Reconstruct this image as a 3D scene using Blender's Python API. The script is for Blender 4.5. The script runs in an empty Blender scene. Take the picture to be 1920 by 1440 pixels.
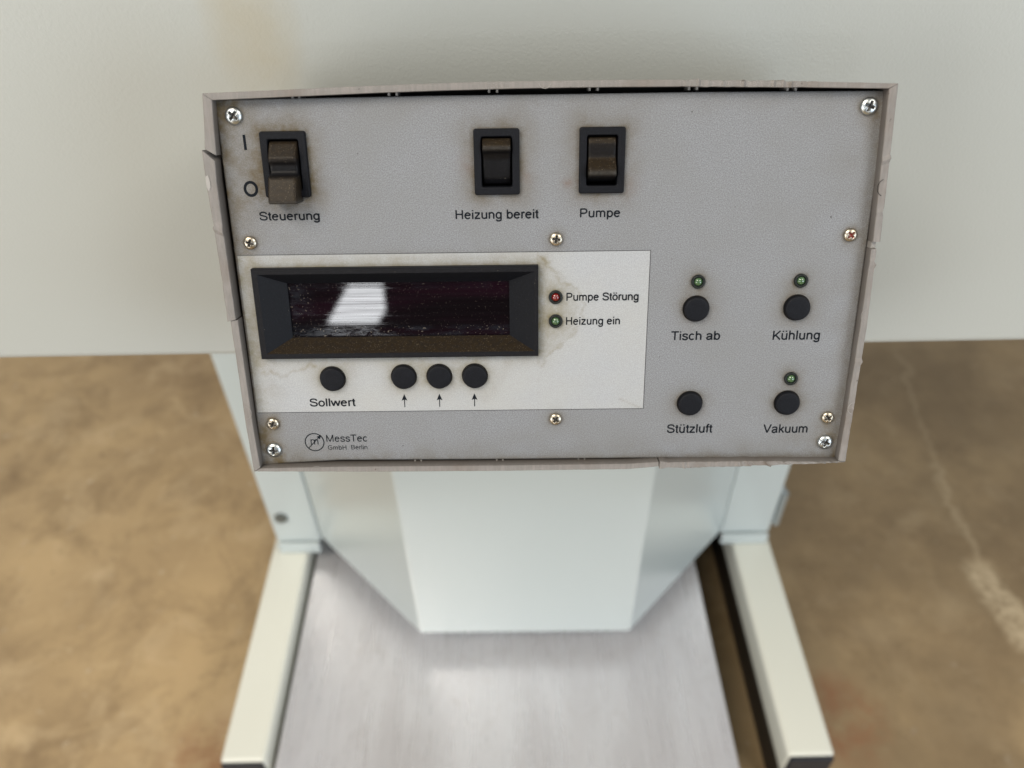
import bpy, bmesh, math, random
import numpy as np
from mathutils import Matrix, Vector, noise as mnoise

random.seed(7)
rng = np.random.default_rng(7)
S = bpy.context.scene
COL = S.collection

# ------------------------------------------------------------------ camera
PITCH, ROLL = math.radians(42.7), math.radians(1.2)
cam_d = bpy.data.cameras.new('camera')
cam = bpy.data.objects.new('camera', cam_d); COL.objects.link(cam)
cam.matrix_world = (Matrix.Translation((0, 0, 1.40)) @ Matrix.Rotation(math.pi/2-PITCH, 4, 'X')
                    @ Matrix.Rotation(-ROLL, 4, 'Z'))
cam_d.sensor_width = 36; cam_d.lens = 27.75
cam_d.clip_start = 0.01; cam_d.clip_end = 100
cam_d.dof.use_dof = True; cam_d.dof.focus_distance = 0.287; cam_d.dof.aperture_fstop = 9.6
S.camera = cam

# ------------------------------------------------------------------ light
W = bpy.data.worlds.new('World'); S.world = W; W.use_nodes = True
bg = W.node_tree.nodes['Background']
bg.inputs[0].default_value = (0.93, 0.97, 1.0, 1); bg.inputs[1].default_value = 0.26

def area(name, loc, target, sx, sy, power, col):
    d = bpy.data.lights.new(name, 'AREA'); d.shape = 'RECTANGLE'; d.size = sx; d.size_y = sy
    d.energy = power; d.color = col
    o = bpy.data.objects.new(name, d); COL.objects.link(o)
    o.location = loc
    o.rotation_euler = (Vector(target)-Vector(loc)).to_track_quat('-Z', 'Y').to_euler()
    return o
area('hall_window_light', (3.4, -3.0, 1.45), (0, .4, 1.1), 2.2, 1.9, 78, (0.80, 0.90, 1.0))
area('hall_window_light', (-3.3, -3.2, 1.45), (0, .4, 1.1), 2.0, 1.9, 76, (0.98, 0.96, 0.92))
area('ceiling_light', (-1.7, -1.3, 4.3), (-.5, .7, 0), 2.4, 1.6, 130, (1.0, 0.90, 0.76))
area('ceiling_light', (2.5, -1.9, 4.2), (-.3, .7, 0), 2.0, 1.3, 78, (1.0, 0.93, 0.82))
S.view_settings.view_transform = 'Standard'; S.view_settings.look = 'None'
S.view_settings.exposure = 0.08; S.view_settings.gamma = 1.0

# ------------------------------------------------------------------ helpers
def tag(o, label=None, cat=None, kind=None, group=None):
    if label: o['label'] = label
    if cat: o['category'] = cat
    if kind: o['kind'] = kind
    if group: o['group'] = group
    return o

def link(name, me, parent=None, mats=(), smooth=False):
    o = bpy.data.objects.new(name, me); COL.objects.link(o)
    for m in mats: me.materials.append(m)
    if parent: o.parent = parent
    if smooth:
        me.polygons.foreach_set('use_smooth', [True]*len(me.polygons))
    return o

def mesh_from(verts, faces, name='mesh'):
    me = bpy.data.meshes.new(name); me.from_pydata([tuple(v) for v in verts], [], faces); me.update()
    return me

def bevel(o, w, seg=2, ang=35):
    m = o.modifiers.new('bevel', 'BEVEL'); m.width = w; m.segments = seg
    m.limit_method = 'ANGLE'; m.angle_limit = math.radians(ang); m.harden_normals = False
    return o

def mm(u, v, z=0.0):            # panel millimetres (right, down, proud) -> local metres
    return (u*1e-3, -v*1e-3, z*1e-3)

def box_mesh(x0, x1, y0, y1, z0, z1):
    v = [(x0,y0,z0),(x1,y0,z0),(x1,y1,z0),(x0,y1,z0),(x0,y0,z1),(x1,y0,z1),(x1,y1,z1),(x0,y1,z1)]
    f = [(0,3,2,1),(4,5,6,7),(0,1,5,4),(1,2,6,5),(2,3,7,6),(3,0,4,7)]
    return mesh_from(v, f)

def prism(pts, z0, z1, conv=mm):
    """pts in panel mm (u,v), extruded z0..z1"""
    n = len(pts)
    v = [conv(a, b, z0) for a, b in pts] + [conv(a, b, z1) for a, b in pts]
    f = [tuple(range(n)), tuple(range(2*n-1, n-1, -1))] + [(i, i+n, (i+1) % n+n, (i+1) % n) for i in range(n)]
    me = mesh_from(v, f)
    bm = bmesh.new(); bm.from_mesh(me); bmesh.ops.recalc_face_normals(bm, faces=bm.faces); bm.to_mesh(me); bm.free()
    return me

def recalc(me):
    bm = bmesh.new(); bm.from_mesh(me); bmesh.ops.recalc_face_normals(bm, faces=bm.faces); bm.to_mesh(me); bm.free()
    return me

# ------------------------------------------------------------------ materials
class Mat:
    def __init__(s, name, col, rough=.5, metal=0., spec=.5):
        s.m = bpy.data.materials.new(name); s.m.use_nodes = True
        s.t = s.m.node_tree; s.b = s.t.nodes['Principled BSDF']
        s.b.inputs['Base Color'].default_value = (*col, 1)
        s.b.inputs['Roughness'].default_value = rough
        s.b.inputs['Metallic'].default_value = metal
        s.b.inputs['Specular IOR Level'].default_value = spec
        s.col = None; s.c0 = col
        s.tc = s.t.nodes.new('ShaderNodeTexCoord'); s.nrm = None
    def n(s, typ, **k):
        nd = s.t.nodes.new(typ)
        for a, v in k.items(): setattr(nd, a, v)
        return nd
    def l(s, a, b): s.t.links.new(a, b)
    def coord(s, scale=(1,1,1), loc=(0,0,0), rot=(0,0,0)):
        mp = s.n('ShaderNodeMapping'); s.l(s.tc.outputs['Object'], mp.inputs[0])
        mp.inputs['Scale'].default_value = scale; mp.inputs['Location'].default_value = loc
        mp.inputs['Rotation'].default_value = rot
        return mp.outputs[0]
    def noise(s, scale, detail=3, rough=.55, co=None, dist=0.):
        nd = s.n('ShaderNodeTexNoise'); nd.inputs['Scale'].default_value = scale
        nd.inputs['Detail'].default_value = detail; nd.inputs['Roughness'].default_value = rough
        nd.inputs['Distortion'].default_value = dist
        s.l(co if co is not None else s.tc.outputs['Object'], nd.inputs['Vector'])
        return nd.outputs[0]
    def ramp(s, fac, a, b, lo=0., hi=1.):
        r = s.n('ShaderNodeMapRange'); s.l(fac, r.inputs[0])
        r.inputs[1].default_value = a; r.inputs[2].default_value = b
        r.inputs[3].default_value = lo; r.inputs[4].default_value = hi
        return r.outputs[0]
    def mul(s, a, b, op='MULTIPLY'):
        m = s.n('ShaderNodeMath', operation=op)
        for i, x in enumerate((a, b)):
            if isinstance(x, (int, float)): m.inputs[i].default_value = x
            else: s.l(x, m.inputs[i])
        return m.outputs[0]
    def attr(s, name):
        a = s.n('ShaderNodeAttribute'); a.attribute_name = name; return a.outputs['Fac']
    def mix(s, fac, col, mode='MIX'):
        m = s.n('ShaderNodeMix', data_type='RGBA', blend_type=mode)
        if isinstance(fac, (int, float)): m.inputs[0].default_value = fac
        else: s.l(fac, m.inputs[0])
        if s.col is None: m.inputs[6].default_value = (*s.c0, 1)
        else: s.l(s.col, m.inputs[6])
        m.inputs[7].default_value = (*col, 1)
        s.col = m.outputs[2]; s.l(s.col, s.b.inputs['Base Color'])
        return s
    def rough(s, sock): s.l(sock, s.b.inputs['Roughness']); return s
    def bump(s, h, dist, strength=1.):
        b = s.n('ShaderNodeBump'); b.inputs['Strength'].default_value = strength
        b.inputs['Distance'].default_value = dist; s.l(h, b.inputs['Height'])
        if s.nrm is not None: s.l(s.nrm, b.inputs['Normal'])
        s.nrm = b.outputs[0]; s.l(s.nrm, s.b.inputs['Normal']); return s

DIRT = (0.095, 0.074, 0.042)

def mat_panel():
    M = Mat('printed_grey_foil', (0.172, 0.186, 0.205), .45, 0, .3)
    M.mix(M.ramp(M.noise(2400, 2, .6), .36, .66, 0, .8), (0.285, 0.297, 0.32))
    M.mix(M.ramp(M.noise(3300, 1, .5), .48, .66, 0, .75), (0.12, 0.12, 0.13))
    M.mix(M.ramp(M.noise(28, 4, .6), .42, .75, 0, .35), (0.165, 0.168, 0.165))
    d = M.mul(M.attr('dirt'), M.ramp(M.noise(110, 7, .8), .32, .68, .2, 1.35))
    M.mix(M.mul(d, .95), DIRT)
    r = M.attr('rust'); M.mix(M.mul(r, M.ramp(M.noise(400, 4, .7), .35, .6, 0.2, .8)), (0.13, 0.07, 0.045))
    M.mix(M.ramp(M.noise(420, 2, .4),   .775, .79, 0, .8), (0.05, 0.045, 0.04))
    M.bump(M.noise(3200, 2, .5), .00002, .3)
    return M.m

def mat_label():
    M = Mat('pale_printed_foil', (0.32, 0.341, 0.366), .42, 0, .3)
    M.mix(M.ramp(M.noise(2600, 2, .6), .40, .68, 0, .55), (0.455, 0.475, 0.515))
    M.mix(M.ramp(M.noise(3400, 1, .5), .48, .70, 0, .6), (0.27, 0.27, 0.28))
    M.mix(M.ramp(M.noise(24, 3, .6), .40, .75, 0, .30), (0.38, 0.375, 0.33))
    d = M.mul(M.attr('dirt'), M.ramp(M.noise(110, 7, .8), .32, .68, .25, 1.3))
    M.mix(M.mul(d, .85), (0.17, 0.145, 0.08))
    M.mix(M.ramp(M.noise(460, 2, .4), .785, .80, 0, .7), (0.06, 0.05, 0.04))
    M.bump(M.noise(1800, 2, .5), .00004, .3)
    return M.m

def mat_casing():
    M = Mat('aged_grey_plastic_casing', (0.192, 0.184, 0.178), .5, 0, .3)
    M.mix(M.ramp(M.noise(900, 4, .7, M.coord((1, .12, 1))), .42, .7, 0, .5), (0.29, 0.265, 0.255))
    M.mix(M.ramp(M.noise(60, 5, .6), .5, .75, 0, .55), (0.15, 0.12, 0.10))
    M.mix(M.ramp(M.noise(500, 2, .5), .72, .75, 0, .7), (0.07, 0.06, 0.05))
    M.mix(M.mul(M.attr('grime_shade'), .75), (0.035, 0.028, 0.022))  # inner wall faces darkened, shade of the panel gap put into the colour
    M.bump(M.noise(1200, 3, .6), .0001, .5)
    return M.m

def mat_black(name='black_grained_plastic', c=(0.0050, 0.0058, 0.0085), rough=.55, dust=False, grain=1800):
    M = Mat(name, c, rough, 0, .16)
    M.mix(M.ramp(M.noise(grain, 2, .6), .5, .75, 0, .6), (c[0]*2.2, c[1]*2.2, c[2]*2.2))
    if dust:
        d = M.mul(M.attr('dust'), M.ramp(M.noise(700, 4, .7), .25, .65, .35, 1.1))
        M.mix(d, (0.020, 0.0135, 0.0068))
        M.mix(M.mul(M.attr('dust'), M.ramp(M.noise(2200, 2, .6), .62, .68, 0, .8)), (0.10, 0.08, 0.055))
    if dust: M.mix(M.mul(M.attr('ridge_glint'), M.ramp(M.noise(900, 4, .7), .3, .6, .4, 1)), (0.045, 0.042, 0.038))  # pale line along the rocker ridge, a highlight put into the colour
    M.mix(M.ramp(M.noise(1500, 2, .5), .75, .77, 0, .6), (0.13, 0.12, 0.10))
    M.bump(M.noise(grain, 2, .6), .00012, .55)
    return M.m

def mat_screw(name, c, tint=None):
    M = Mat(name, c, .32, 1.0)
    M.mix(M.ramp(M.noise(500, 4, .6), .45, .75, 0, .5), (c[0]*.55, c[1]*.5, c[2]*.42))
    M.mix(M.attr('grime_shade'), tint or (0.012, 0.010, 0.008))
    mt = M.mul(1.0, M.attr('grime_shade'), 'SUBTRACT'); M.l(mt, M.b.inputs['Metallic'])
    M.bump(M.noise(900, 3, .6), .00003, .5)
    return M.m

def mat_paint(name, c, rough=.38, peel=.00025, dirt=.12):
    M = Mat(name, c, rough, 0, .5)
    M.mix(M.ramp(M.noise(3.2, 4, .55), .4, .75, 0, dirt), (c[0]*.72, c[1]*.68, c[2]*.58))
    M.bump(M.noise(900, 2, .5), peel*.7, .6)
    return M

P_PANEL, P_LABEL, P_CASE = mat_panel(), mat_label(), mat_casing()
P_BLACK = mat_black(); P_DUSTY = mat_black('dusty_black_plastic', dust=True)
P_ROCK = mat_black('rocker_plastic', (0.005, 0.005, 0.006), .44, True, 900)
P_INK = Mat('black_print_ink', (0.006, 0.008, 0.012), .6, 0, .1).m
P_LINE = Mat('print_outline_ink', (0.06, 0.06, 0.065), .5, 0, .3).m
P_DARK = Mat('dark_inner_plastic', (0.012, 0.011, 0.010), .7, 0, .2).m
P_RIB = Mat('grey_vent_rib_plastic', (0.22, 0.21, 0.20), .5).m
P_ZINC = mat_screw('bright_zinc_screw', (0.52, 0.56, 0.58))
P_NICK = mat_screw('dull_nickel_screw', (0.46, 0.42, 0.35))
P_NICKR = mat_screw('dull_nickel_screw_red_recess', (0.46, 0.42, 0.35), (0.16, 0.02, 0.012))

# ------------------------------------------------------------------ control box frame
RX = math.radians(66.990); RY = math.radians(0.1926); RZ = math.radians(-0.590)
box_root = bpy.data.objects.new('control_box', None); COL.objects.link(box_root)
box_root.matrix_world = (Matrix.Translation((-0.0976541, 0.2598989, 1.2922667)) @ Matrix.Rotation(RZ, 4, 'Z')
                         @ Matrix.Rotation(RY, 4, 'Y') @ Matrix.Rotation(RX, 4, 'X'))
box_root.empty_display_size = .02
tag(box_root, 'grey control box with dark display, three rocker switches and black push buttons', 'control box')

BIGS = [(6.03, 5.05), (219.11, 4.69), (5.55, 128.11), (219.2, 127.31)]
SMALLS = [(6.26, 47.74), (114.7, 47.77), (218.55, 47.57), (6.4, 117.15), (114.93, 116.48), (218.98, 117.08)]
SWS = [(21.8, 21.15), (94.2, 21.15), (130.15, 21.1)]
LEDS = [(114.64, 68.75), (114.69, 77.72), (165.97, 63.7), (202.91, 63.77), (203.25, 101.13)]
BTNS = [(30.96, 99.1), (57.76, 98.6), (71.12, 98.6), (84.48, 98.6), (165.84, 73.7), (202.51, 73.74), (165.87, 110.59), (202.75, 110.82)]

def rbox(U, V, cx, cy, hx, hy):
    dx = np.maximum(np.abs(U-cx)-hx, 0); dy = np.maximum(np.abs(V-cy)-hy, 0)
    return np.hypot(dx, dy)

def seg_dist(U, V, pts):
    D = np.full_like(U, 1e9)
    for (a, b), (c, d) in zip(pts[:-1], pts[1:]):
        L = (c-a)**2+(d-b)**2+1e-9
        t = np.clip(((U-a)*(c-a)+(V-b)*(d-b))/L, 0, 1)
        D = np.minimum(D, np.hypot(U-a-t*(c-a), V-b-t*(d-b)))
    return D

def cat(pts, n=5):
    P = [pts[0]]+list(pts)+[pts[-1]]; out = []
    for i in range(1, len(P)-2):
        p0, p1, p2, p3 = P[i-1:i+3]
        for k in range(n):
            t = k/n
            out.append(tuple(.5*((2*p1[j])+(-p0[j]+p2[j])*t+(2*p0[j]-5*p1[j]+4*p2[j]-p3[j])*t*t+(-p0[j]+3*p1[j]-3*p2[j]+p3[j])*t**3) for j in (0, 1)))
    return out+[pts[-1]]
def dirt(U, V):
    wob = 1+.35*np.sin(U*.31+1.3*np.sin(V*.17))+.25*np.sin(V*.43+U*.11)
    D = .9*np.exp(-U/(3.6*wob+.6)) + .60*np.exp(-(225-U)/(4.0*wob+.8)) + .28*np.exp(-V/(2.4*wob+.8)) + .40*np.exp(-(134-V)/(4.0*wob+1))
    D += .55*np.exp(-np.hypot(U-2, V-2)/7) + .45*np.exp(-np.hypot(U-3, V-132)/13) + .35*np.exp(-np.hypot(U-223, V-8)/7) + .3*np.exp(-np.hypot(U-222, V-124)/10)
    for i, (a, b) in enumerate(SWS):
        d = rbox(U, V, a, b, 7.6, 10.8)
        D += (.85, .62, .62)[i]*np.exp(-d/(1.5+.7*wob)) + .22*np.exp(-(np.maximum(d-2, 0)/4.5)**2)
    D += .38*np.exp(-((U-16)/16)**2-((V-27)/16)**2)
    for a, b in BTNS:
        d = np.maximum(np.hypot(U-a, V-b)-4.6, 0); D += .45*np.exp(-d/.9)+.32*np.exp(-(d/4.4)**2)
    for a, b in LEDS:
        d = np.maximum(np.hypot(U-a, V-b)-2.5, 0); D += .45*np.exp(-d/.7)+.28*np.exp(-(d/3.8)**2)
    for a, b in BIGS+SMALLS:
        d = np.maximum(np.hypot(U-a, V-b)-2.6, 0); D += .45*np.exp(-d/.9)+.1*np.exp(-(d/3)**2)
    d = rbox(U, V, 57.1, 73.5, 51.2, 16.8); D += .40*np.exp(-d/.8)+.36*np.exp(-(d/4.6)**2)
    # band between the print line and the display, dried water line right of the display
    D += .16*np.exp(-((V-54.3)/2.0)**2)*(U < 112)
    water = [(108.5, 53), (112, 57), (115.5, 61.8), (120, 64.6), (124.2, 69), (124.3, 77), (121.5, 82.5), (117.5, 86.2), (113.5, 89.5), (109, 95)]
    Uw = U+.7*np.sin(V*1.1+1)+.35*np.sin(V*2.7+U*.6); Vw = V+.6*np.sin(U*.9)+.3*np.sin(U*2.3+V)
    water = cat(water, 6); dw = seg_dist(Uw, Vw, water)
    D += .42*np.exp(-(dw/.5)**2)
    inside = (U > 108) * np.clip((108+15.6*np.clip(1-((V-73.5)/21)**2, 0, 1)-Uw)/1.5, 0, 1)
    D += .26*inside
    wb = [(5, 96), (13, 97.6), (19, 95.0), (24, 94.0)]
    D += .42*np.exp(-(seg_dist(Uw, Vw, cat(wb, 6))/.7)**2)
    wc = [(88, 108), (92, 104), (95, 98), (97, 93)]
    D += .14*np.exp(-(seg_dist(U, V, wc)/2.2)**2)
    sc = seg_dist(U, V, [(139, 108.5), (143, 110.3), (147.5, 112.6)])
    D += .5*np.exp(-(sc/.25)**2)
    return np.clip(D, 0, 1)

def rust(U, V):
    R_ = .55*np.exp(-np.hypot((U-118.6)/2.2, (V-28.5)/1.6)**2) + .35*np.exp(-np.hypot((U-83.6)/2.6, (V-22)/3.2)**2)
    R_ += .30*np.exp(-np.hypot((U-104.5)/2.2, (V-27)/3)**2)+.25*np.exp(-np.hypot((U-140.5)/2.6, (V-30)/4)**2)
    R_ += .25*np.exp(-np.hypot((U-115)/4, (V-70)/6)**2)*0
    return np.clip(R_, 0, 1)

HOLES = [(6.6, 107.6, 57.4, 89.6)]+[(a-6.2, a+6.2, b-9.2, b+9.2) for a, b in SWS]
def sheet(name, u0, u1, v0, v1, step, z, mat, warp=None):
    nu = int((u1-u0)/step)+1; nv = int((v1-v0)/step)+1
    U, V = np.meshgrid(np.linspace(u0, u1, nu), np.linspace(v0, v1, nv))
    D, Rr = dirt(U, V), rust(U, V)
    if warp: V2 = warp(U, V)
    else: V2 = V
    co = np.stack([U*1e-3, -V2*1e-3, np.full_like(U, z*1e-3)], -1).reshape(-1, 3)
    i = np.arange(nu*nv).reshape(nv, nu)
    F = np.stack([i[1:, :-1], i[1:, 1:], i[:-1, 1:], i[:-1, :-1]], -1).reshape(-1, 4)
    cu = (U[1:, 1:]+U[:-1, :-1])/2; cv = (V[1:, 1:]+V[:-1, :-1])/2; ok = np.ones(cu.shape, bool)
    for a, b, c, d in HOLES: ok &= ~((cu > a) & (cu < b) & (cv > c) & (cv < d))
    F = F[ok.ravel()]
    used = np.unique(F); lut = np.full(len(co), -1); lut[used] = np.arange(len(used)); F = lut[F]
    co = co[used]; D = D.ravel()[used]; Rr = Rr.ravel()[used]
    me = bpy.data.meshes.new(name)
    me.vertices.add(len(co)); me.vertices.foreach_set('co', co.ravel())
    me.loops.add(F.size); me.loops.foreach_set('vertex_index', F.ravel())
    me.polygons.add(len(F)); me.polygons.foreach_set('loop_start', np.arange(0, F.size, 4))
    me.polygons.foreach_set('loop_total', np.full(len(F), 4))
    me.update(calc_edges=True)
    for n_, A in (('dirt', D), ('rust', Rr)):
        a = me.attributes.new(n_, 'FLOAT', 'POINT'); a.data.foreach_set('value', A.ravel().astype(np.float32))
    return link(name, me, box_root, [mat])

def panel_warp(U, V):      # lower edge of the plate is cut slightly crowned, upper edge too
    b = np.interp(U, [0, 8, 31, 90, 148, 195, 225], [134.7, 134.0, 132.8, 133.2, 133.3, 133.9, 134.6])
    t = np.interp(U, [0, 75, 117, 160, 225], [.05, -.4, -.35, -.45, -.05])
    k = np.clip((V-118)/(135-118), 0, 1); k2 = np.clip((10-V)/10, 0, 1)
    return V*(1-k)*(1-k2)+k*(118+(b-118)*k)*1 + k2*(t+(V)*(1)) if False else V + k*(b-135)*1.0 + k2*t

front = sheet('front_plate', .2, 224.8, 0, 135, .55, 0, P_PANEL, panel_warp)
sol = front.modifiers.new('thickness', 'SOLIDIFY'); sol.thickness = .0020; sol.offset = -1
lab = sheet('pale_printed_field', 1.0, 148.35, 52.25, 112.6, .55, .06, P_LABEL)

def flat(name, polys, z, mat, parent=box_root, label=None):
    """polys: list of quads/ngons of (u,v); each laid a hair above the one before"""
    v = []; f = []
    for k, p in enumerate(polys):
        n0 = len(v); zz = z+.0006*k
        ar = sum(p[i][0]*p[(i+1) % len(p)][1]-p[(i+1) % len(p)][0]*p[i][1] for i in range(len(p)))
        if ar > 0: p = p[::-1]
        v += [mm(a, b, zz) for a, b in p]; f.append(tuple(range(n0, n0+len(p))))
    o = link(name, mesh_from(v, f), parent, [mat])
    if label: o['label'] = label
    return o

def line(a, b, w):
    d = np.array(b, float)-np.array(a, float); n = np.array([-d[1], d[0]])/np.hypot(*d)*w/2
    a = np.array(a, float); b = np.array(b, float)
    return [tuple(a+n), tuple(b+n), tuple(b-n), tuple(a-n)]
flat('printed_outline', [line((1.0, 52.2), (148.4, 52.2), .26), line((148.35, 52.1), (148.35, 112.7), .26),
                         line((148.4, 112.62), (1.0, 112.62), .26)], .09, P_LINE)

# ------------------------------------------------------------------ lettering: stroke glyphs
def arc(cx, cy, rx, ry, a0, a1, n=14):
    return [(cx+rx*math.cos(math.radians(a0+(a1-a0)*i/n)), cy+ry*math.sin(math.radians(a0+(a1-a0)*i/n))) for i in range(n+1)]
DOTS = [[(165, 615), (165, 712)], [(391, 615), (391, 712)]]
BOWL = arc(291, 259, 183, 226, 180, -180, 26)
OO = arc(278, 259, 198, 226, 0, 360, 28)
UU = [(109, 519), (109, 200)]+arc(278, 195, 169, 162, 180, 360)+[(447, 200)]
NN = [(109, 320)]+arc(278, 325, 169, 160, 180, 0)+[(447, 0)]
G = {
 'S': (667, [cat([(575, 505), (530, 620), (345, 673), (165, 630), (105, 530), (150, 437), (340, 375), (535, 308), (592, 195), (525, 85), (345, 43), (150, 92), (82, 228)])]),
 't': (278, [[(142, 665), (142, 120)]+cat([(142, 120), (160, 55), (215, 40), (262, 46)]), [(18, 481), (255, 481)]]),
 'e': (556, [arc(278, 259, 197, 226, 5, 322, 24), [(82, 292), (474, 292)]]),
 'u': (556, [UU, [(447, 519), (447, 0)]]),
 'r': (333, [[(109, 519), (109, 0)], cat([(109, 300), (125, 410), (190, 475), (260, 485), (325, 462)])]),
 'n': (556, [[(109, 519), (109, 0)], NN]),
 'h': (556, [[(109, 716), (109, 0)], NN]),
 'm': (833, [[(109, 519), (109, 0)], [(109, 320)]+arc(262, 325, 153, 160, 180, 0)+[(415, 0)], [(415, 320)]+arc(568, 325, 153, 160, 180, 0)+[(721, 0)]]),
 'g': (556, [arc(265, 262, 183, 224, 0, 360, 26), [(447, 519), (447, 0)]+cat([(447, 0), (430, -110), (350, -160), (255, -168), (145, -145), (88, -60)])]),
 'H': (722, [[(125, 716), (125, 0)], [(597, 716), (597, 0)], [(125, 378), (597, 378)]]),
 'i': (222, [[(111, 519), (111, 0)], [(111, 615), (111, 716)]]),
 'l': (222, [[(111, 716), (111, 0)]]),
 'z': (500, [[(40, 479), (440, 479)], [(425, 470), (65, 50)], [(30, 42), (465, 42)]]),
 'b': (556, [[(109, 716), (109, 0)], BOWL]),
 'p': (556, [[(109, 519), (109, -198)], BOWL]),
 'P': (667, [[(125, 716), (125, 0)], [(125, 672), (400, 672)]+arc(400, 502, 178, 170, 90, -90)+[(125, 332)]]),
 'o': (556, [OO]), 'ö': (556, [OO]+DOTS), 'ü': (556, [UU, [(447, 519), (447, 0)]]+DOTS),
 'T': (611, [[(18, 673), (592, 673)], [(305, 673), (305, 0)]]),
 's': (500, [cat([(418, 378), (380, 455), (245, 487), (120, 455), (88, 385), (125, 318), (250, 270), (390, 215), (425, 145), (380, 65), (250, 32), (110, 68), (68, 158)])]),
 'c': (500, [arc(263, 259, 185, 226, 42, 318, 20)]),
 'a': (556, [cat([(88, 372), (130, 458), (275, 487), (405, 450), (437, 360), (437, 130), (470, 0)]), cat([(437, 295), (300, 268), (150, 240), (82, 150), (120, 60), (220, 32), (350, 75), (437, 190)])]),
 'K': (667, [[(125, 716), (125, 0)], [(615, 700), (130, 235)], [(270, 380), (640, 10)]]),
 'k': (500, [[(109, 716), (109, 0)], [(435, 505), (112, 195)], [(225, 300), (460, 10)]]),
 'V': (667, [[(45, 716), (333, 30)], [(622, 716), (333, 30)]]),
 'f': (278, [cat([(285, 670), (215, 676), (155, 640), (142, 560)])+[(142, 0)], [(20, 481), (262, 481)]]),
 'w': (722, [[(35, 519), (190, 30)], [(190, 30), (361, 500)], [(361, 500), (532, 30)], [(532, 30), (688, 519)]]),
 'G': (778, [arc(392, 358, 300, 330, 42, 322, 26)+[(665, 150), (665, 345)], [(400, 345), (665, 345)]]),
 'B': (667, [[(125, 716), (125, 0)], [(125, 673), (380, 673)]+arc(380, 528, 160, 147, 90, -90)+[(125, 381)], [(125, 381), (400, 381)]+arc(400, 211, 185, 168, 90, -90)+[(125, 43)]]),
 'M': (833, [[(118, 716), (118, 0)], [(715, 716), (715, 0)], [(118, 690), (416, 25)], [(715, 690), (416, 25)]]),
 'I': (278, [[(139, 716), (139, 0)]]), 'O': (778, [arc(389, 358, 300, 325, 0, 360, 32)]),
 ' ': (278, []),
}
def ribbon(pts, w):
    P = np.array(pts, float); keep = [0]
    for i in range(1, len(P)):
        if np.hypot(*(P[i]-P[keep[-1]])) > 1e-6: keep.append(i)
    P = P[keep]; T = np.diff(P, axis=0); T /= np.hypot(T[:, 0], T[:, 1])[:, None]
    closed = np.hypot(*(P[0]-P[-1])) < 1e-3
    tn = [T[0]]+[(T[i]+T[i+1]) for i in range(len(T)-1)]+[T[-1]]
    if closed: tn[0] = tn[-1] = T[0]+T[-1]
    q = []
    for p, t in zip(P, tn):
        L = np.hypot(*t); t = t/max(L, 1e-6); k = 1/max(L/2 if L > 1.0001 else 1, .5)
        n = np.array([-t[1], t[0]])*w/2*min(k, 1.3); q.append((p+n, p-n))
    return [[tuple(q[i][0]), tuple(q[i+1][0]), tuple(q[i+1][1]), tuple(q[i][1])] for i in range(len(q)-1)]

def word(s, u0, u1, base, cap, z=.03, w=120, skew=0., label=None, slope=0.):
    """lettering between u0 and u1 (mm) on a baseline v, capital height cap"""
    x = 0; quads = []; lo, hi = 1e9, -1e9
    for ch in s:
        adv, strokes = G[ch]
        for st in strokes:
            for qd in ribbon([(a+x, b) for a, b in st], w):
                quads.append(qd); lo = min(lo, *(a for a, b in qd)); hi = max(hi, *(a for a, b in qd))
        x += adv
    sx = (u1-u0)/(hi-lo); sy = cap/716.
    return flat('lettering', [[(u0+(a-lo)*sx, base-b*sy+slope*(a-lo)*sx) for a, b in qd] for qd in quads], z, P_INK,
                label=label or 'printed word "%s"' % s)
ZL = .10
word('Steuerung', 10.5, 31.7, 40.0, 3.0)
word('Heizung bereit', 79.35, 108.5, 40.4, 3.12)
word('Pumpe', 123.0, 137.15, 40.32, 3.08)
word('Pumpe Störung', 118.55, 144.75, 70.2, 2.9, ZL)
word('Heizung ein', 118.5, 138.3, 79.25, 2.9, ZL)
word('Tisch ab', 157.4, 175.5, 85.6, 3.35)
word('Kühlung', 194.9, 212.3, 85.95, 3.5)
word('Stützluft', 157.8, 175.3, 122.9, 3.55)
word('Vakuum', 194.85, 212.0, 123.35, 3.55)
word('Sollwert', 21.25, 38.7, 110.25, 3.2, ZL)
word('MessTec', 26.2, 42.0, 125.05, 2.95, w=96)
word('GmbH', 26.5, 33.7, 128.4, 1.85, w=100)
word('Berlin', 35.6, 41.85, 128.35, 1.85, w=100)
flat('printed_symbol', [line((8.52, 11.2), (8.58, 16.2), .95)], .03, P_INK, label='printed on mark "I"')
flat('printed_symbol', ribbon([(8.72+a, 29.15+b) for a, b in arc(0, 0, 2.05, 2.25, 0, 360, 36)], .98), .03, P_INK, label='printed off mark "O"')
for u in (57.45, 70.78, 84.08):
    flat('printed_arrow', [line((u, 107.6), (u-.03, 111.0), .34), [(u, 105.65), (u+1.12, 108.35), (u, 107.85), (u-1.12, 108.35)]], ZL, P_INK, label='printed arrow pointing up')
lg = ribbon([(21.55+a, 125.13+b) for a, b in arc(0, 0, 3.62, 3.62, 0, 360, 44)], .42)
lg += ribbon([(18.95, 127.75), (23.6, 122.9)], .34)
lg += [[(24.35, 122.1), (23.75, 124.0), (22.5, 122.85)]]
lg += [q for st in G['m'][1] for q in ribbon([(19.75+a*.0043, 126.35-b*.0043-.2) for a, b in st], .36)]
flat('printed_logo', lg, .03, P_INK, label='printed round emblem with letter m and arrow')

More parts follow.
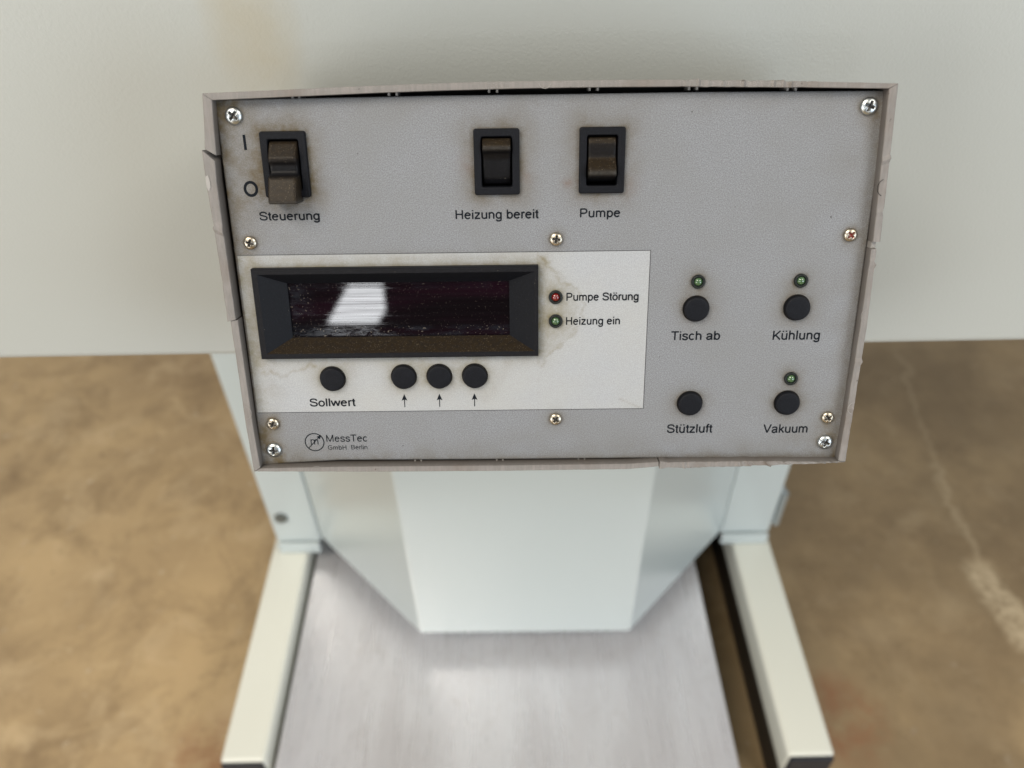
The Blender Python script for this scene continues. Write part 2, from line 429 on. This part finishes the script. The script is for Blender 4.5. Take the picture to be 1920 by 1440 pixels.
# ------------------------------------------------------------------ screws
def screw_mesh(r, dome, ang, name, base=.35):
    nr, na = 26, 72; v = []; g = []
    for i in range(nr+1):
        rr = r*i/nr
        for k in range(na):
            a = 2*math.pi*k/na
            x, y = rr*math.cos(a), rr*math.sin(a)
            z = base+dome*math.sqrt(max(0, 1-(rr/r)**2*.985)) if rr < r else 0
            ca, sa = math.cos(ang), math.sin(ang); X, Y = x*ca+y*sa, -x*sa+y*ca
            w = r*.13+.03; Ln = r*.60
            inX = max(abs(Y)-w*(1-.25*abs(X)/Ln), 0) if abs(X) < Ln else 9
            inY = max(abs(X)-w*(1-.25*abs(Y)/Ln), 0) if abs(Y) < Ln else 9
            q = min(inX, inY); corner = max(0, r*.25-rr)
            if q <= 0.0 or corner > 0:
                m = 1.0
            else: m = max(0, 1-q/(r*.06))
            dep = r*.45*m*(1-rr/(r*.75)*.55) if m > 0 else 0
            v.append(mm(x, y, z-dep)); g.append(m)
    f = [(i*na+k, (i+1)*na+k, (i+1)*na+(k+1) % na, i*na+(k+1) % na) for i in range(1, nr) for k in range(na)]
    f += [(k+na, na+(k+1) % na, 0) for k in range(na)]
    f = [t[::-1] for t in f]
    me = recalc(mesh_from(v, f, name))
    a = me.attributes.new('grime_shade', 'FLOAT', 'POINT'); a.data.foreach_set('value', [min(1, x*1.0) for x in g])
    return me
def put(name, me, u, v, z, mat, parent=box_root, smooth=True, rot=0):
    o = bpy.data.objects.new(name, me); COL.objects.link(o); o.parent = parent
    if not me.materials: me.materials.append(mat)
    o.location = mm(u, v, z); o.rotation_euler = (0, 0, rot)
    if smooth: me.polygons.foreach_set('use_smooth', [True]*len(me.polygons))
    return o
angs = [.75, .35, .1, .3]
for i, (u, v) in enumerate(BIGS):
    o = put('screw', screw_mesh(2.95, 1.35, angs[i], 'big_screw'), u, v, 0, P_ZINC); o['label'] = 'large bright zinc cross-head corner screw'
angs = [.35, .15, .8, .45, .6, .9]
for i, (u, v) in enumerate(SMALLS):
    o = put('screw', screw_mesh(2.42, 1.15, angs[i], 'small_screw'), u, v, 0, P_NICKR if i == 2 else P_NICK)
    o['label'] = 'small dull screw with a red cross recess' if i == 2 else 'small dull nickel cross-head screw'

# ------------------------------------------------------------------ push buttons and indicator lamps
def lathe(prof, n=48, name='lathe'):
    v = []; f = []
    for r, z in prof:
        for k in range(n):
            a = 2*math.pi*k/n; v.append(mm(r*math.cos(a), r*math.sin(a), z))
    for i in range(len(prof)-1):
        for k in range(n):
            f.append((i*n+k, (i+1)*n+k, (i+1)*n+(k+1) % n, i*n+(k+1) % n))
    return recalc(mesh_from(v, f, name))
btn = lathe([(4.5, -1), (4.5, 1.45), (4.44, 1.72), (4.28, 1.9), (4.0, 1.98), (3, 2.0), (1.5, 2.0), (.001, 2.0)], 56, 'push_button')
ring = lathe([(4.95, .03), (4.9, .13), (4.55, .13), (4.5, .03)], 56, 'button_hole_rim')
for i, (u, v) in enumerate(BTNS):
    b = put('push_button', btn, u, v, 0, P_BLACK, rot=i*.7)
    put('hole_rim', ring, 0, 0, 0, P_DARK, b)
def lens_mat(name, c, c2):
    M = Mat(name, c, .12, 0, .6)
    M.b.inputs['Subsurface Weight'].default_value = .25; M.b.inputs['Subsurface Radius'].default_value = (.001, .001, .001)
    M.b.inputs['Coat Weight'].default_value = .8; M.b.inputs['Coat Roughness'].default_value = .05
    M.mix(M.ramp(M.noise(1300, 1, .5), .4, .65, 0, .8), c2)
    return M.m
P_GREEN = lens_mat('unlit_green_lens', (0.04, 0.095, 0.038), (0.085, 0.155, 0.078))
P_RED = lens_mat('unlit_red_lens', (0.12, 0.004, 0.004), (0.20, 0.010, 0.008))
P_HOLD = mat_black('lamp_holder_plastic', (0.014, 0.017, 0.017), .3)
holder = lathe([(2.55, 0), (2.55, .55), (2.4, .95), (2.05, 1.1), (1.75, .95), (1.6, .3), (1.55, -.5)], 48, 'lamp_holder')
def lens_mesh(n):
    return lathe([(1.5, -.4), (1.5, .25)]+[(1.5*math.cos(math.radians(t)), .25+1.15*math.sin(math.radians(t))) for t in range(10, 90, 10)]+[(.001, 1.4)], 40, n)
lg_, lr_ = lens_mesh('green_lens'), lens_mesh('red_lens')
for i, (u, v) in enumerate(LEDS):
    h = put('indicator_lamp', holder, u, v, .02, P_HOLD)
    l = put('lens', lr_ if i == 0 else lg_, 0, 0, 0, P_RED if i == 0 else P_GREEN, h)
    l['label'] = 'red lamp lens' if i == 0 else 'green lamp lens'

# ------------------------------------------------------------------ rocker switches
def rrect(cx, cy, hx, hy, r, n=5):
    o = []
    for sx, sy, a in ((1, 1, 0), (-1, 1, 90), (-1, -1, 180), (1, -1, 270)):
        for k in range(n+1):
            t = math.radians(a+90*k/n)
            o.append((cx+sx*(hx-r)+r*math.cos(t), cy+sy*(hy-r)+r*math.sin(t)))
    return o
def frame_mesh(loops, name):
    """loops: list of (pts, z) joined in order"""
    v = []; f = []; n = len(loops[0][0])
    for pts, z in loops: v += [mm(a, b, z) for a, b in pts]
    for i in range(len(loops)-1):
        for k in range(n): f.append((i*n+k, i*n+(k+1) % n, (i+1)*n+(k+1) % n, (i+1)*n+k))
    return recalc(mesh_from(v, f, name))
bez = frame_mesh([(rrect(0, 0, 7.8, 10.95, .8), 0), (rrect(0, 0, 7.8, 10.95, .8), 1.2), (rrect(0, 0, 7.5, 10.65, .7), 1.6),
                  (rrect(0, 0, 5.5, 8.55, .8), 1.6), (rrect(0, 0, 5.25, 8.3, .7), 1.3), (rrect(0, 0, 5.25, 8.3, .7), -6)], 'switch_bezel')
def rocker_mesh(prof, hw, dusty, taper=0., n=9, ridge_glint=None):
    """prof: (dv, z) from top to bottom of the rocker, swept across; edges rolled"""
    cols = [-hw, -hw+.12, -hw+.45]+list(np.linspace(-hw+1.2, hw-1.2, n))+[hw-.45, hw-.12, hw]
    drop = [.9, .22, 0]+[0]*n+[0, .22, .9]
    # refine profile
    P = [prof[0]]; D = [dusty[0]]
    for (a, b), (c, d), k in zip(prof[:-1], prof[1:], range(len(prof))):
        m = max(1, int(math.hypot(c-a, d-b)/.45))
        for j in range(1, m+1):
            P.append((a+(c-a)*j/m, b+(d-b)*j/m)); D.append(dusty[k]+(dusty[k+1]-dusty[k])*j/m)
    for it in range(1):
        P = [P[0]]+[((P[i-1][0]+2*P[i][0]+P[i+1][0])/4, (P[i-1][1]+2*P[i][1]+P[i+1][1])/4) for i in range(1, len(P)-1)]+[P[-1]]
    v = []; dd = []
    for (dv, z), q in zip(P, D):
        for x, dr in zip(cols, drop):
            v.append(mm(x*(1+taper*z/10), dv, z-dr*min(1, .4+max(z, 0)*.2))); dd.append(q)
    for s in (0, len(cols)-1):      # side skirts
        for (dv, z), q in zip(P, D): v.append(mm(cols[s]*(1+taper*z/10), dv, -5)); dd.append(0)
    nc = len(cols); npf = len(P)
    f = [(i*nc+k, i*nc+k+1, (i+1)*nc+k+1, (i+1)*nc+k) for i in range(npf-1) for k in range(nc-1)]
    b0 = npf*nc; b1 = b0+npf
    f += [(i*nc, (i+1)*nc, b0+i+1, b0+i) for i in range(npf-1)] + [((i+1)*nc+nc-1, i*nc+nc-1, b1+i, b1+i+1) for i in range(npf-1)]
    me = recalc(mesh_from(v, f, 'rocker'))
    a = me.attributes.new('dust', 'FLOAT', 'POINT'); a.data.foreach_set('value', dd)
    if ridge_glint:
        a = me.attributes.new('ridge_glint', 'FLOAT', 'POINT')
        a.data.foreach_set('value', [math.exp(-(((-x.co.y*1e3)-ridge_glint)/.55)**2) for x in me.vertices])
    return me
rocks = [
 ([(-8.0, -5), (-7.9, -.2), (-7.2, 1.4), (-2.4, 4.6), (-1.2, 4.5), (-.2, 3.4), (2.2, 3.2), (3.2, 4.2), (3.7, 6.4), (4.6, 7.0), (11.6, 9.4), (12.3, 9.2), (12.4, 7.6), (8.2, .2), (8.0, -5)],
  [0, .2, .9, .65, .15, .05, .0, .0, .35, .95, .85, .35, 0, 0, 0]),
 ([(-8.0, -5), (-7.9, 0), (-7.5, 1.9), (-5.7, 3.9), (-4.7, 4.3), (-4.0, 3.8), (-2.8, 1.9), (-1, .7), (2, .3), (5.5, -.2), (7.6, -2.0), (8, -5)],
  [0, .4, 1, 1, .35, .05, .0, 0, 0, 0, 0, 0]),
 ([(-8.0, -5), (-7.9, -.6), (-7.4, .3), (-5.9, .8), (-5.6, .9), (-3.5, .9), (-1.3, .8), (-.7, 1.0), (2.4, 4.1), (3.0, 4.6), (4.7, 4.6), (5.4, 3.2), (6.4, .2), (8, -5)],
  [0, .5, .9, .9, .25, .12, .2, 1, 1, .7, .18, .1, 0, 0]),
]
labels = ['switch bezel and tall tilted rocker above the word "Steuerung"', 'rocker switch above the words "Heizung bereit"', 'dusty rocker switch above the word "Pumpe"']
for i, (u, v) in enumerate(SWS):
    b = put('rocker_switch', bez, u, v, .02, P_DUSTY, smooth=False); b['label'] = labels[i]
    bevel(b, .00012, 1)
    put('rocker', rocker_mesh(rocks[i][0], 4.75, rocks[i][1], (.02, 0, 0)[i], ridge_glint=(11.9, -4.6, 3.9)[i]), 0, 0, 0, P_ROCK, b)
    w = link('well', box_mesh(-.0054, .0054, -.0084, .0084, -.0070, -.0060), b, [P_DARK])

# ------------------------------------------------------------------ display
ou, iu = (5.95, 108.3, 56.6, 90.3), None
def rectpts(u0, u1, v0, v1, n=1): return [(u0, v0), (u1, v0), (u1, v1), (u0, v1)]
def disp_mesh():
    L = [((5.95, 108.3, 56.7, 90.3), 0), ((5.95, 108.3, 56.7, 90.3), 2.7), ((6.25, 108.0, 57.0, 90.0), 3.0),
         ((8.1, 106.9, 58.7, 88.3), 3.0), ((16.6, 97.8, 63.3, 83.9), -3.4), ((16.6, 97.8, 63.3, 83.9), -4.6)]
    v = []; f = []; dust = []
    for (a, b, c, d), z in L: v += [mm(*p, z) for p in rectpts(a, b, c, d)]
    for i in range(5):
        for k in range(4): f.append((i*4+k, i*4+(k+1) % 4, (i+1)*4+(k+1) % 4, (i+1)*4+k))
    me = mesh_from(v, f, 'display_bezel')
    a = me.attributes.new('dust', 'FLOAT', 'FACE')
    recalc(me)
    vals = []
    for p in me.polygons:
        c = p.center; vals.append(1.0 if (-.0885 < c.y < -.0840 and -.002 < c.z < .002) else 0.10 if c.z > .0029 else .0)
    me.attributes['dust'].data.foreach_set('value', vals)
    return me
db = link('display', disp_mesh(), box_root, [P_DUSTY]); db['label'] = 'black sloping frame round the dark red display'
def mat_filter():
    M = Mat('dark_red_display_filter', (0.002, 0.0006, 0.0012), .05, 0, .22)
    M.mix(M.ramp(M.noise(30, 4, .6, M.coord((.25, 3, 1))), .42, .72, 0, .9), (0.009, 0.0015, 0.005))
    edge = M.n('ShaderNodeSeparateXYZ'); M.l(M.tc.outputs['Object'], edge.inputs[0])
    low = M.ramp(edge.outputs[1], -.0810, -.0795, 1, 0); left = M.ramp(edge.outputs[0], .0185, .027, 1, 0); top = M.ramp(edge.outputs[1], -.0668, -.0655, 0, .35)
    zone = M.mul(M.mul(low, left, 'MAXIMUM'), top, 'MAXIMUM')
    sm = M.mul(zone, M.ramp(M.noise(170, 5, .75, M.coord((.5, 1.6, 1))), .42, .62, 0, 1))
    M.mix(M.mul(sm, .45), (0.013, 0.017, 0.023))
    sp = M.mul(M.ramp(M.noise(1500, 2, .5), .66, .70, 0, 1), M.ramp(zone, 0, 1, .12, .8))
    M.mix(sp, (0.14, 0.12, 0.10))
    scr = M.noise(260, 4, .75, M.coord((.035, 3.6, 1)))
    r = M.mul(M.ramp(scr, .5, .85, .015, .12), M.mul(sm, .10), 'ADD'); M.rough(r)
    M.l(M.mul(M.ramp(M.noise(330, 5, .8, M.coord((.03, 3.4, 1))), .35, .62, .5, 1.05), .22), M.b.inputs['Specular IOR Level'])
    M.bump(scr, .00001, .15)
    return M.m
win = link('filter_window', prism([(16.6, 63.3), (97.8, 63.3), (97.8, 83.9), (16.6, 83.9)], -5.5, -4.2), db, [mat_filter()])
# bright raised edge of the filter
# ------------------------------------------------------------------ cracked plastic casing
def wall(name, outer, inner, z0, z1, jit=.0, step=1.4, mat=P_CASE, label=None, seed=0, lumps=0):
    r = np.random.default_rng(seed)
    def res(pts, n):
        P = np.array(pts, float); d = np.r_[0, np.cumsum(np.hypot(*np.diff(P, axis=0).T))]
        t = np.linspace(0, d[-1], n); return np.stack([np.interp(t, d, P[:, 0]), np.interp(t, d, P[:, 1])], 1)
    P = np.array(outer, float); L = np.hypot(*np.diff(P, axis=0).T).sum(); n = max(3, int(L/step))
    A, B = res(outer, n), res(inner, n)
    def jitter(n, a):
        k = r.normal(0, 1, n); k = np.convolve(k, [.25, .5, .25], 'same'); return k*a
    N = A-B; N /= np.hypot(N[:, 0], N[:, 1])[:, None]
    A = A+N*jitter(n, jit)[:, None]; B = B+N*(jitter(n, jit*.5))[:, None]
    zt = z1+jitter(n, jit*1.2)
    if lumps:
        for _ in range(lumps):
            k = r.integers(2, n-2); A[k] += N[k]*r.uniform(-.45, .55); zt[k] += r.uniform(.1, .7)
    v = []
    for i in range(n):
        a, b = A[i], B[i]
        v += [mm(*a, z0), mm(*a, zt[i]-.25), mm(*(a*.92+b*.08), zt[i]), mm(*(a*.06+b*.94), zt[i]), mm(*b, zt[i]-.2), mm(*b, -.6), mm(*b, z0)]
    f = []
    for i in range(n-1):
        for k in range(7): f.append((i*7+k, i*7+(k+1) % 7, (i+1)*7+(k+1) % 7, (i+1)*7+k))
    f += [(0, 1, 2, 3, 4, 5, 6), tuple((n-1)*7+k for k in range(6, -1, -1))]
    me = recalc(mesh_from(v, f, name))
    g = me.attributes.new('grime_shade', 'FLOAT', 'POINT'); g.data.foreach_set('value', [0, 0, 0, .1, .3, .9, 1.0]*n)
    o = link(name, me, box_root, [mat])
    if label: o['label'] = label
    return o
ZB = -62
TO = [(-2.22, -2.08), (57.8, -3.79), (91, -4.45), (106.7, -4.45), (132.9, -4.5), (159, -4.2), (190.4, -3.4), (226.2, -2.25)]
TI = [(.9, .1), (57.6, -1.55), (78.7, -1.95), (106.7, -2.30), (133, -2.3), (159.2, -2.1), (190, -1.5), (223.2, -.7)]
wall('casing_wall', [p for p in TO if p[0] < 155]+[(155, -4.28)], [p for p in TI if p[0] < 155]+[(155, -2.15)], ZB, 4, .03, label='upper casing wall bowed outwards', seed=1)
wall('casing_wall', [(155.02, -4.25), (159, -4.2), (190.4, -3.4), (200, -3.15)], [(155.02, -2.2), (159.2, -2.1), (190, -1.5), (200, -1.3)], ZB, 4, .16, .8, label='chipped run of the upper casing wall', seed=2, lumps=7)
wall('casing_wall', [(200.02, -3.15), (226.2, -2.25)], [(200.02, -1.3), (223.2, -.7)], ZB, 4, .04, label='upper casing wall at the right corner', seed=3)
wall('casing_wall', [(226.3, -2.2), (227.0, 20.2), (227.84, 49.5)], [(223.4, -.6), (224.2, 20), (225.2, 49.6)], ZB, 4, .035, label='right casing wall above the crack', seed=4, lumps=2)
wall('casing_wall', [(227.1, 52.0), (227.5, 80), (227.1, 110), (226.68, 134.0)], [(225.0, 52.1), (225.0, 80), (224.5, 110), (223.8, 133.7)], ZB, 3.8, .07, label='right casing wall below the crack', seed=5, lumps=4)
wall('crack_bridge', [(227.0, 49.6), (227.0, 51.9)], [(225.4, 49.7), (225.2, 52.0)], ZB, 2.6, .02, mat=P_RIB, seed=6)
wall('casing_wall', [(-2.3, -2.0), (-3.2, 9), (-3.95, 15.4)], [(.7, .1), (.1, 9), (-.3, 17.6)], ZB, 4, .03, label='left casing wall at the upper corner', seed=7)
wall('casing_wall', [(-4.9, 15.8), (-5.0, 24), (-4.5, 40), (-4.15, 60), (-4.2, 75.4)], [(-.9, 19.4), (-1.25, 26), (-1.25, 40), (-1.1, 60), (-1.0, 74.6)], ZB, 4.4, .06, label='broken left casing wall piece pushed outwards', seed=8, lumps=2)
wall('casing_wall', [(-3.3, 75.3), (-2.95, 95), (-2.82, 116.7), (-2.1, 135.5)], [(-.5, 74.9), (-.3, 95), (-.1, 117), (.6, 133.9)], ZB, 4, .03, label='left casing wall above the lower corner', seed=9)
wall('casing_wall', [(-2.0, 135.6), (45, 136.25), (89.7, 136.5), (143.4, 136.3), (154.6, 135.3)], [(.7, 134.2), (31, 133.9), (89.7, 134.1), (143, 134.0), (154.5, 133.3)], ZB, 4, .03, label='lower casing wall left of the break', seed=10)
wall('casing_wall', [(155.0, 136.1), (158, 135.75), (165, 136.0), (188.6, 135.55), (200, 135.2), (226.6, 134.2)], [(155.0, 132.9), (158, 133.5), (165, 133.4), (188.6, 133.3), (200, 133.5), (223.7, 133.9)], ZB, 4.2, .17, .8, label='chipped lower casing wall at the right', seed=11, lumps=8)
# vent rib pairs in the gaps
for u, du in ((26.2, 2.2), (58.5, 2.6), (92.0, 2.7), (125.6, 2.7), (158.8, 2.6), (191.6, 2.7)):
    for k in (0, 1):
        t = float(np.interp(u, [p[0] for p in TI], [p[1] for p in TI]))
        link('vent_rib', box_mesh((u+k*du-.35)*1e-3, (u+k*du+.35)*1e-3, -(t+1.0)*1e-3, -(t-.1)*1e-3, -.050, -.0005), box_root, [P_RIB])
for u in (60.0, 92.0, 124.0, 156.4):
    for k in (0, 1):
        link('vent_rib', box_mesh((u+k*2.4-.3)*1e-3, (u+k*2.4+.3)*1e-3, -.1341, -.1331, -.050, -.0005), box_root, [P_RIB])
# round moulding marks on the casing edge
def mark(u, v, r, a0, a1, z=4.03, w=.16, mat=None):
    P = [(u+r*math.cos(math.radians(a0+(a1-a0)*i/16)), v+r*math.sin(math.radians(a0+(a1-a0)*i/16))) for i in range(17)]
    return flat('moulding_mark', ribbon(P, w), z, mat or P_RIB)
P_SCUFF = Mat('pale_scuffed_plastic', (0.31, 0.30, 0.29), .5).m
mark(110.5, -4.3, 2.1, 12, 165, 4.16, .18, P_SCUFF)
mark(-4.3, 73, 1.9, -70, 80, 4.5); mark(-2.6, 111, 2.6, -75, 80, 4.1); mark(22.5, 136.0, 2.4, 195, 345, 4.1)
mark(227.0, 31, 3.0, 115, 245, 4.12, .2, P_DARK); mark(227.3, 76, 2.6, 110, 250, 3.98)
mark(227.0, 112, 2.4, 110, 250, 3.98, .16, P_SCUFF); mark(189.5, 135.7, 2.2, 200, 340, 4.45)
flat('scuff', [[(-4.2+.75*math.cos(t*.52), 26.5+2.6*math.sin(t*.52)+.35*math.sin(t*2.3)) for t in range(12)]], 4.55, P_SCUFF, label='white broken scuff')
# body behind the plate
link('rear_body', box_mesh(-.0010, .2255, -.1315, .0008, -.0600, -.0560), box_root, [P_CASE])
link('dark_gap_fill', prism([(u+.3 if u < 5 else u, v+.12) for u, v in TI]+[(223.2, 132.6), (1.2, 132.6)], -55, -8), box_root, [P_DARK])  # dark filler added inside the casing so its gaps read black
bevel(link('mounting_neck', box_mesh(.030, .188, -.085, -.006, -.0800, -.0600), box_root, [P_DARK]), .004)

# ------------------------------------------------------------------ the machine
mach = bpy.data.objects.new('press_machine', None); COL.objects.link(mach); mach.location = (0, .9, 0)
tag(mach, 'pale grey-green painted press with overhanging hood, faceted column and two base rails tinted as under warm light', 'machine')
bpy.context.view_layer.update()
def mlink(name, me, mats, bev=0.):
    me.transform(Matrix.Translation((0, -.9, 0)))
    o = link(name, me, mach, mats)
    if bev: bevel(o, bev, 3)
    return o
HM = mat_paint('grey_green_hood_paint', (0.41, 0.437, 0.43), .40, .00025)
# tan heat stain above the control box, bound to the hood sheet
sx = HM.n('ShaderNodeSeparateXYZ'); HM.l(HM.tc.outputs['Object'], sx.inputs[0])
def gauss(M, sx, cx, cz, wx, wz):
    a = M.mul(M.mul(sx.outputs[0], cx, 'SUBTRACT'), 1/wx); b = M.mul(M.mul(sx.outputs[2], cz, 'SUBTRACT'), 1/wz)
    d = M.mul(M.mul(a, a), M.mul(b, b), 'ADD'); return M.ramp(d, .2, 1.3, 1, 0)
HM.mix(M_ := HM.mul(gauss(HM, sx, -.108, 1.293, .019, .036), HM.ramp(HM.noise(40, 4, .6), .3, .65, .15, .45)), (0.36, 0.32, 0.22))
HM.mix(HM.mul(gauss(HM, sx, -.113, 1.265, .026, .030), .10), (0.37, 0.33, 0.24))
HOOD = HM.m
COLM = mat_paint('cool_lit_column_paint', (0.485, 0.545, 0.555), .13, .0002, .05).m  # machine paint with the cool front light put into its colour
RAILM = mat_paint('warm_lit_rail_paint', (0.73, 0.74, 0.67), .28, .0003, .10).m  # same machine paint, warm overhead light put into its colour
def mat_plate():
    M = Mat('ground_steel_plate', (0.80, 0.795, 0.83), .34, .6)
    M.mix(M.ramp(M.noise(5, 5, .65, M.coord((1.6, .5, 1)), .6), .42, .66, 0, .8), (0.66, 0.64, 0.665))
    M.mix(M.ramp(M.noise(18, 5, .7, dist=1.2), .55, .78, 0, .45), (0.56, 0.52, 0.51))
    s = M.noise(60, 4, .7, M.coord((3, .12, 1)))
    M.rough(M.ramp(s, .3, .7, .22, .42)); M.bump(s, .0003, .3)
    return M.m
h = mlink('hood', box_mesh(-.52, .52, .335, 1.35, 1.1155, 1.75), [HOOD], .004)
h.rotation_euler = (0, math.radians(.25), 0)
mlink('left_column_side', box_mesh(-.432, -.352, .865, 1.30, .222, 1.115), [COLM], .004).name = 'column_side'
mlink('column_side', box_mesh(.371, .461, .865, 1.30, .222, 1.115), [COLM], .004)
for x0, x1 in ((-.430, -.354), (.373, .459)):
    mlink('column_foot', box_mesh(x0, x1, .855, .8648, .2005, .226), [COLM], .004)
def xy_prism(pts, z0, z1):
    n = len(pts); v = [(a, b, z0) for a, b in pts]+[(a, b, z1) for a, b in pts]
    f = [tuple(range(n)), tuple(range(2*n-1, n-1, -1))]+[(i, i+n, (i+1) % n+n, (i+1) % n) for i in range(n)]
    return recalc(mesh_from(v, f))
mlink('faceted_front_cover', xy_prism([(-.3515, .868), (-.157, .672), (.182, .668), (.3705, .862), (.3705, 1.2), (-.3515, 1.2)], .231, 1.1147), [COLM], .003)
P_UNDERSHADE = Mat('under_rail_shade', (0.035, 0.028, 0.022), .6).m  # brown-black stands in for the shade below the rails
for x0, x1, y0 in ((-.446, -.379, .486), (.397, .466, .478)):
    r = mlink('base_rail', box_mesh(x0, x1, y0, 1.35, .135, .20), [RAILM], .006)
    c = link('end_cap', box_mesh(x0+.002, x1-.002, y0-.9-.006, y0-.9+.001, .137, .1985), r, [mat_black('rail_end_cap_plastic', (.02, .022, .028), .4)])
    c.parent = r; bevel(c, .003)
    link('rail_gap_darkener', box_mesh(x0+.020, x1-.020, y0-.9+.03, .44, .002, .1345), r, [P_UNDERSHADE])  # dark box added under the rail so the gap stays dark
mlink('press_table', box_mesh(-.371, .329, .34, 1.25, .150, .170), [mat_plate()], .002)
mlink('table_gap_darkener', box_mesh(-.360, .316, .36, 1.24, .002, .1495), [P_DARK], .002)  # dark block added under the table to keep light out of the gap
mlink('rear_cross_beam', box_mesh(-.378, .396, 1.251, 1.33, .03, .20), [COLM], .004)
def disc(name, x, y, z, r, d, mat):
    bm = bmesh.new(); bmesh.ops.create_cone(bm, cap_ends=True, segments=6 if name == 'bolt' else 28, radius1=r, radius2=r*.86, depth=d)
    bmesh.ops.rotate(bm, cent=(0, 0, 0), matrix=Matrix.Rotation(math.pi/2, 3, 'X'), verts=bm.verts)
    bmesh.ops.translate(bm, vec=(x, y, z), verts=bm.verts); me = bpy.data.meshes.new(name); bm.to_mesh(me); bm.free()
    return mlink(name, me, [mat])
disc('bolt', -.410, .8625, .295, .0125, .006, Mat('dull_steel_bolt', (.13, .14, .13), .5, .4).m)
HG = Mat('galvanised_hinge', (.38, .42, .43), .4, .6).m
hp = mlink('hinge', box_mesh(.4612, .470, .868, .90, .245, .335), [HG], .002)
bm = bmesh.new(); bmesh.ops.create_cone(bm, cap_ends=True, segments=20, radius1=.006, radius2=.006, depth=.085)
bmesh.ops.translate(bm, vec=(.468, .866-.9, .29), verts=bm.verts); me = bpy.data.meshes.new('hinge_pin'); bm.to_mesh(me); bm.free()
link('hinge_pin', me, hp, [HG])

# ------------------------------------------------------------------ floor
def mat_floor():
    M = Mat('stained_brown_concrete', (0.53, 0.385, 0.21), .42, 0, .5)
    M.mix(M.ramp(M.noise(2.0, 5, .6, dist=.4), .38, .68, 0, .8), (0.31, 0.218, 0.122))
    M.mix(M.ramp(M.noise(5.5, 8, .72, dist=.5), .46, .70, 0, .7), (0.20, 0.135, 0.072))
    M.mix(M.ramp(M.noise(9.0, 5, .65, M.coord(loc=(3, 7, 0)), .5), .50, .78, 0, .55), (0.68, 0.53, 0.33))
    M.mix(M.ramp(M.noise(45, 4, .7), .62, .78, 0, .6), (0.10, 0.07, 0.045))
    M.mix(M.ramp(M.noise(34, 3, .6, M.coord(loc=(9, 2, 0))), .66, .72, 0, .7), (0.55, 0.45, 0.32))
    # dried pale spill on the right
    s = M.n('ShaderNodeSeparateXYZ'); M.l(M.tc.outputs['Object'], s.inputs[0])
    M.mix(M.mul(M.ramp(s.outputs[0], .2, .6, 0, .75), M.ramp(M.noise(3, 5, .6), .3, .6, .4, 1)), (0.175, 0.125, 0.07))  # floor colour turns darker brown towards the right
    for (xa, ya, xb, yb, wd, amt) in ((.955, .93, .985, .74, .034, .85), (.98, 1.20, .955, .93, .011, .30), (1.05, 1.62, .98, 1.20, .008, .1)):
        t = M.ramp(s.outputs[1], ya, yb, 0, 1)
        cx = M.mul(M.mul(t, xb-xa), xa, 'ADD')
        wob = M.mul(M.mul(M.noise(14, 4, .6), .5, 'SUBTRACT'), .10)
        d = M.mul(M.mul(M.mul(s.outputs[0], cx, 'SUBTRACT'), wob, 'ADD'), 0, 'ADD'); d = M.mul(d, d)
        m = M.ramp(d, wd*wd*.15, wd*wd*1.6, 1, 0)
        lo = M.ramp(s.outputs[1], min(ya, yb)-.03, min(ya, yb)+.02, 0, 1); hi = M.ramp(s.outputs[1], max(ya, yb)-.02, max(ya, yb)+.03, 1, 0)
        m = M.mul(M.mul(m, lo), hi); m = M.mul(m, M.ramp(M.noise(55, 4, .7), .35, .6, .2, amt))
        M.mix(m, (0.62, 0.50, 0.33))
    # rusty tint beside the rail ends
    def g(cx, cy, w, amt, col):
        a = M.mul(M.mul(s.outputs[0], cx, 'SUBTRACT'), 1/w); b = M.mul(M.mul(s.outputs[1], cy, 'SUBTRACT'), 1/w)
        d = M.mul(M.mul(a, a), M.mul(b, b), 'ADD')
        M.mix(M.mul(M.ramp(d, .1, 1.2, 1, 0), M.ramp(M.noise(20, 4, .7), .35, .65, 0, amt)), col)
    g(.56, .62, .10, .7, (0.28, 0.11, 0.05)); g(-.53, .56, .10, .7, (0.26, 0.11, 0.05))
    M.rough(M.ramp(M.noise(7, 5, .6), .3, .7, .24, .5))
    M.bump(M.noise(30, 5, .6), .002, .4)
    return M.m
fl = link('floor', mesh_from([(-8, -8, 0), (8, -8, 0), (8, 8, 0), (-8, 8, 0)], [(0, 1, 2, 3)]), None, [mat_floor()])
fl['kind'] = 'structure'

# ------------------------------------------------------------------ the hall window mirrored in the display
wroot = bpy.data.objects.new('window', None); COL.objects.link(wroot); wroot.location = (-1.35, -6, 2.0)
tag(wroot, 'bright hall window, seen only as the white reflection in the dark display', 'window')
em = bpy.data.materials.new('daylight_pane'); em.use_nodes = True
eb = em.node_tree.nodes['Principled BSDF']; eb.inputs['Base Color'].default_value = (.8, .8, .8, 1)
eb.inputs['Emission Color'].default_value = (.95, .97, 1, 1); eb.inputs['Emission Strength'].default_value = 42
pts = [(-.10, .41), (.18, .41), (.206, .19), (.135, .085), (-.28, .085)]
v = [(a, 0, b) for a, b in pts]+[(a, -.01, b) for a, b in pts]
n = 5
link('pane', recalc(mesh_from(v, [tuple(range(n)), tuple(range(2*n-1, n-1, -1))]+[(i, i+n, (i+1) % n+n, (i+1) % n) for i in range(n)])), wroot, [em])
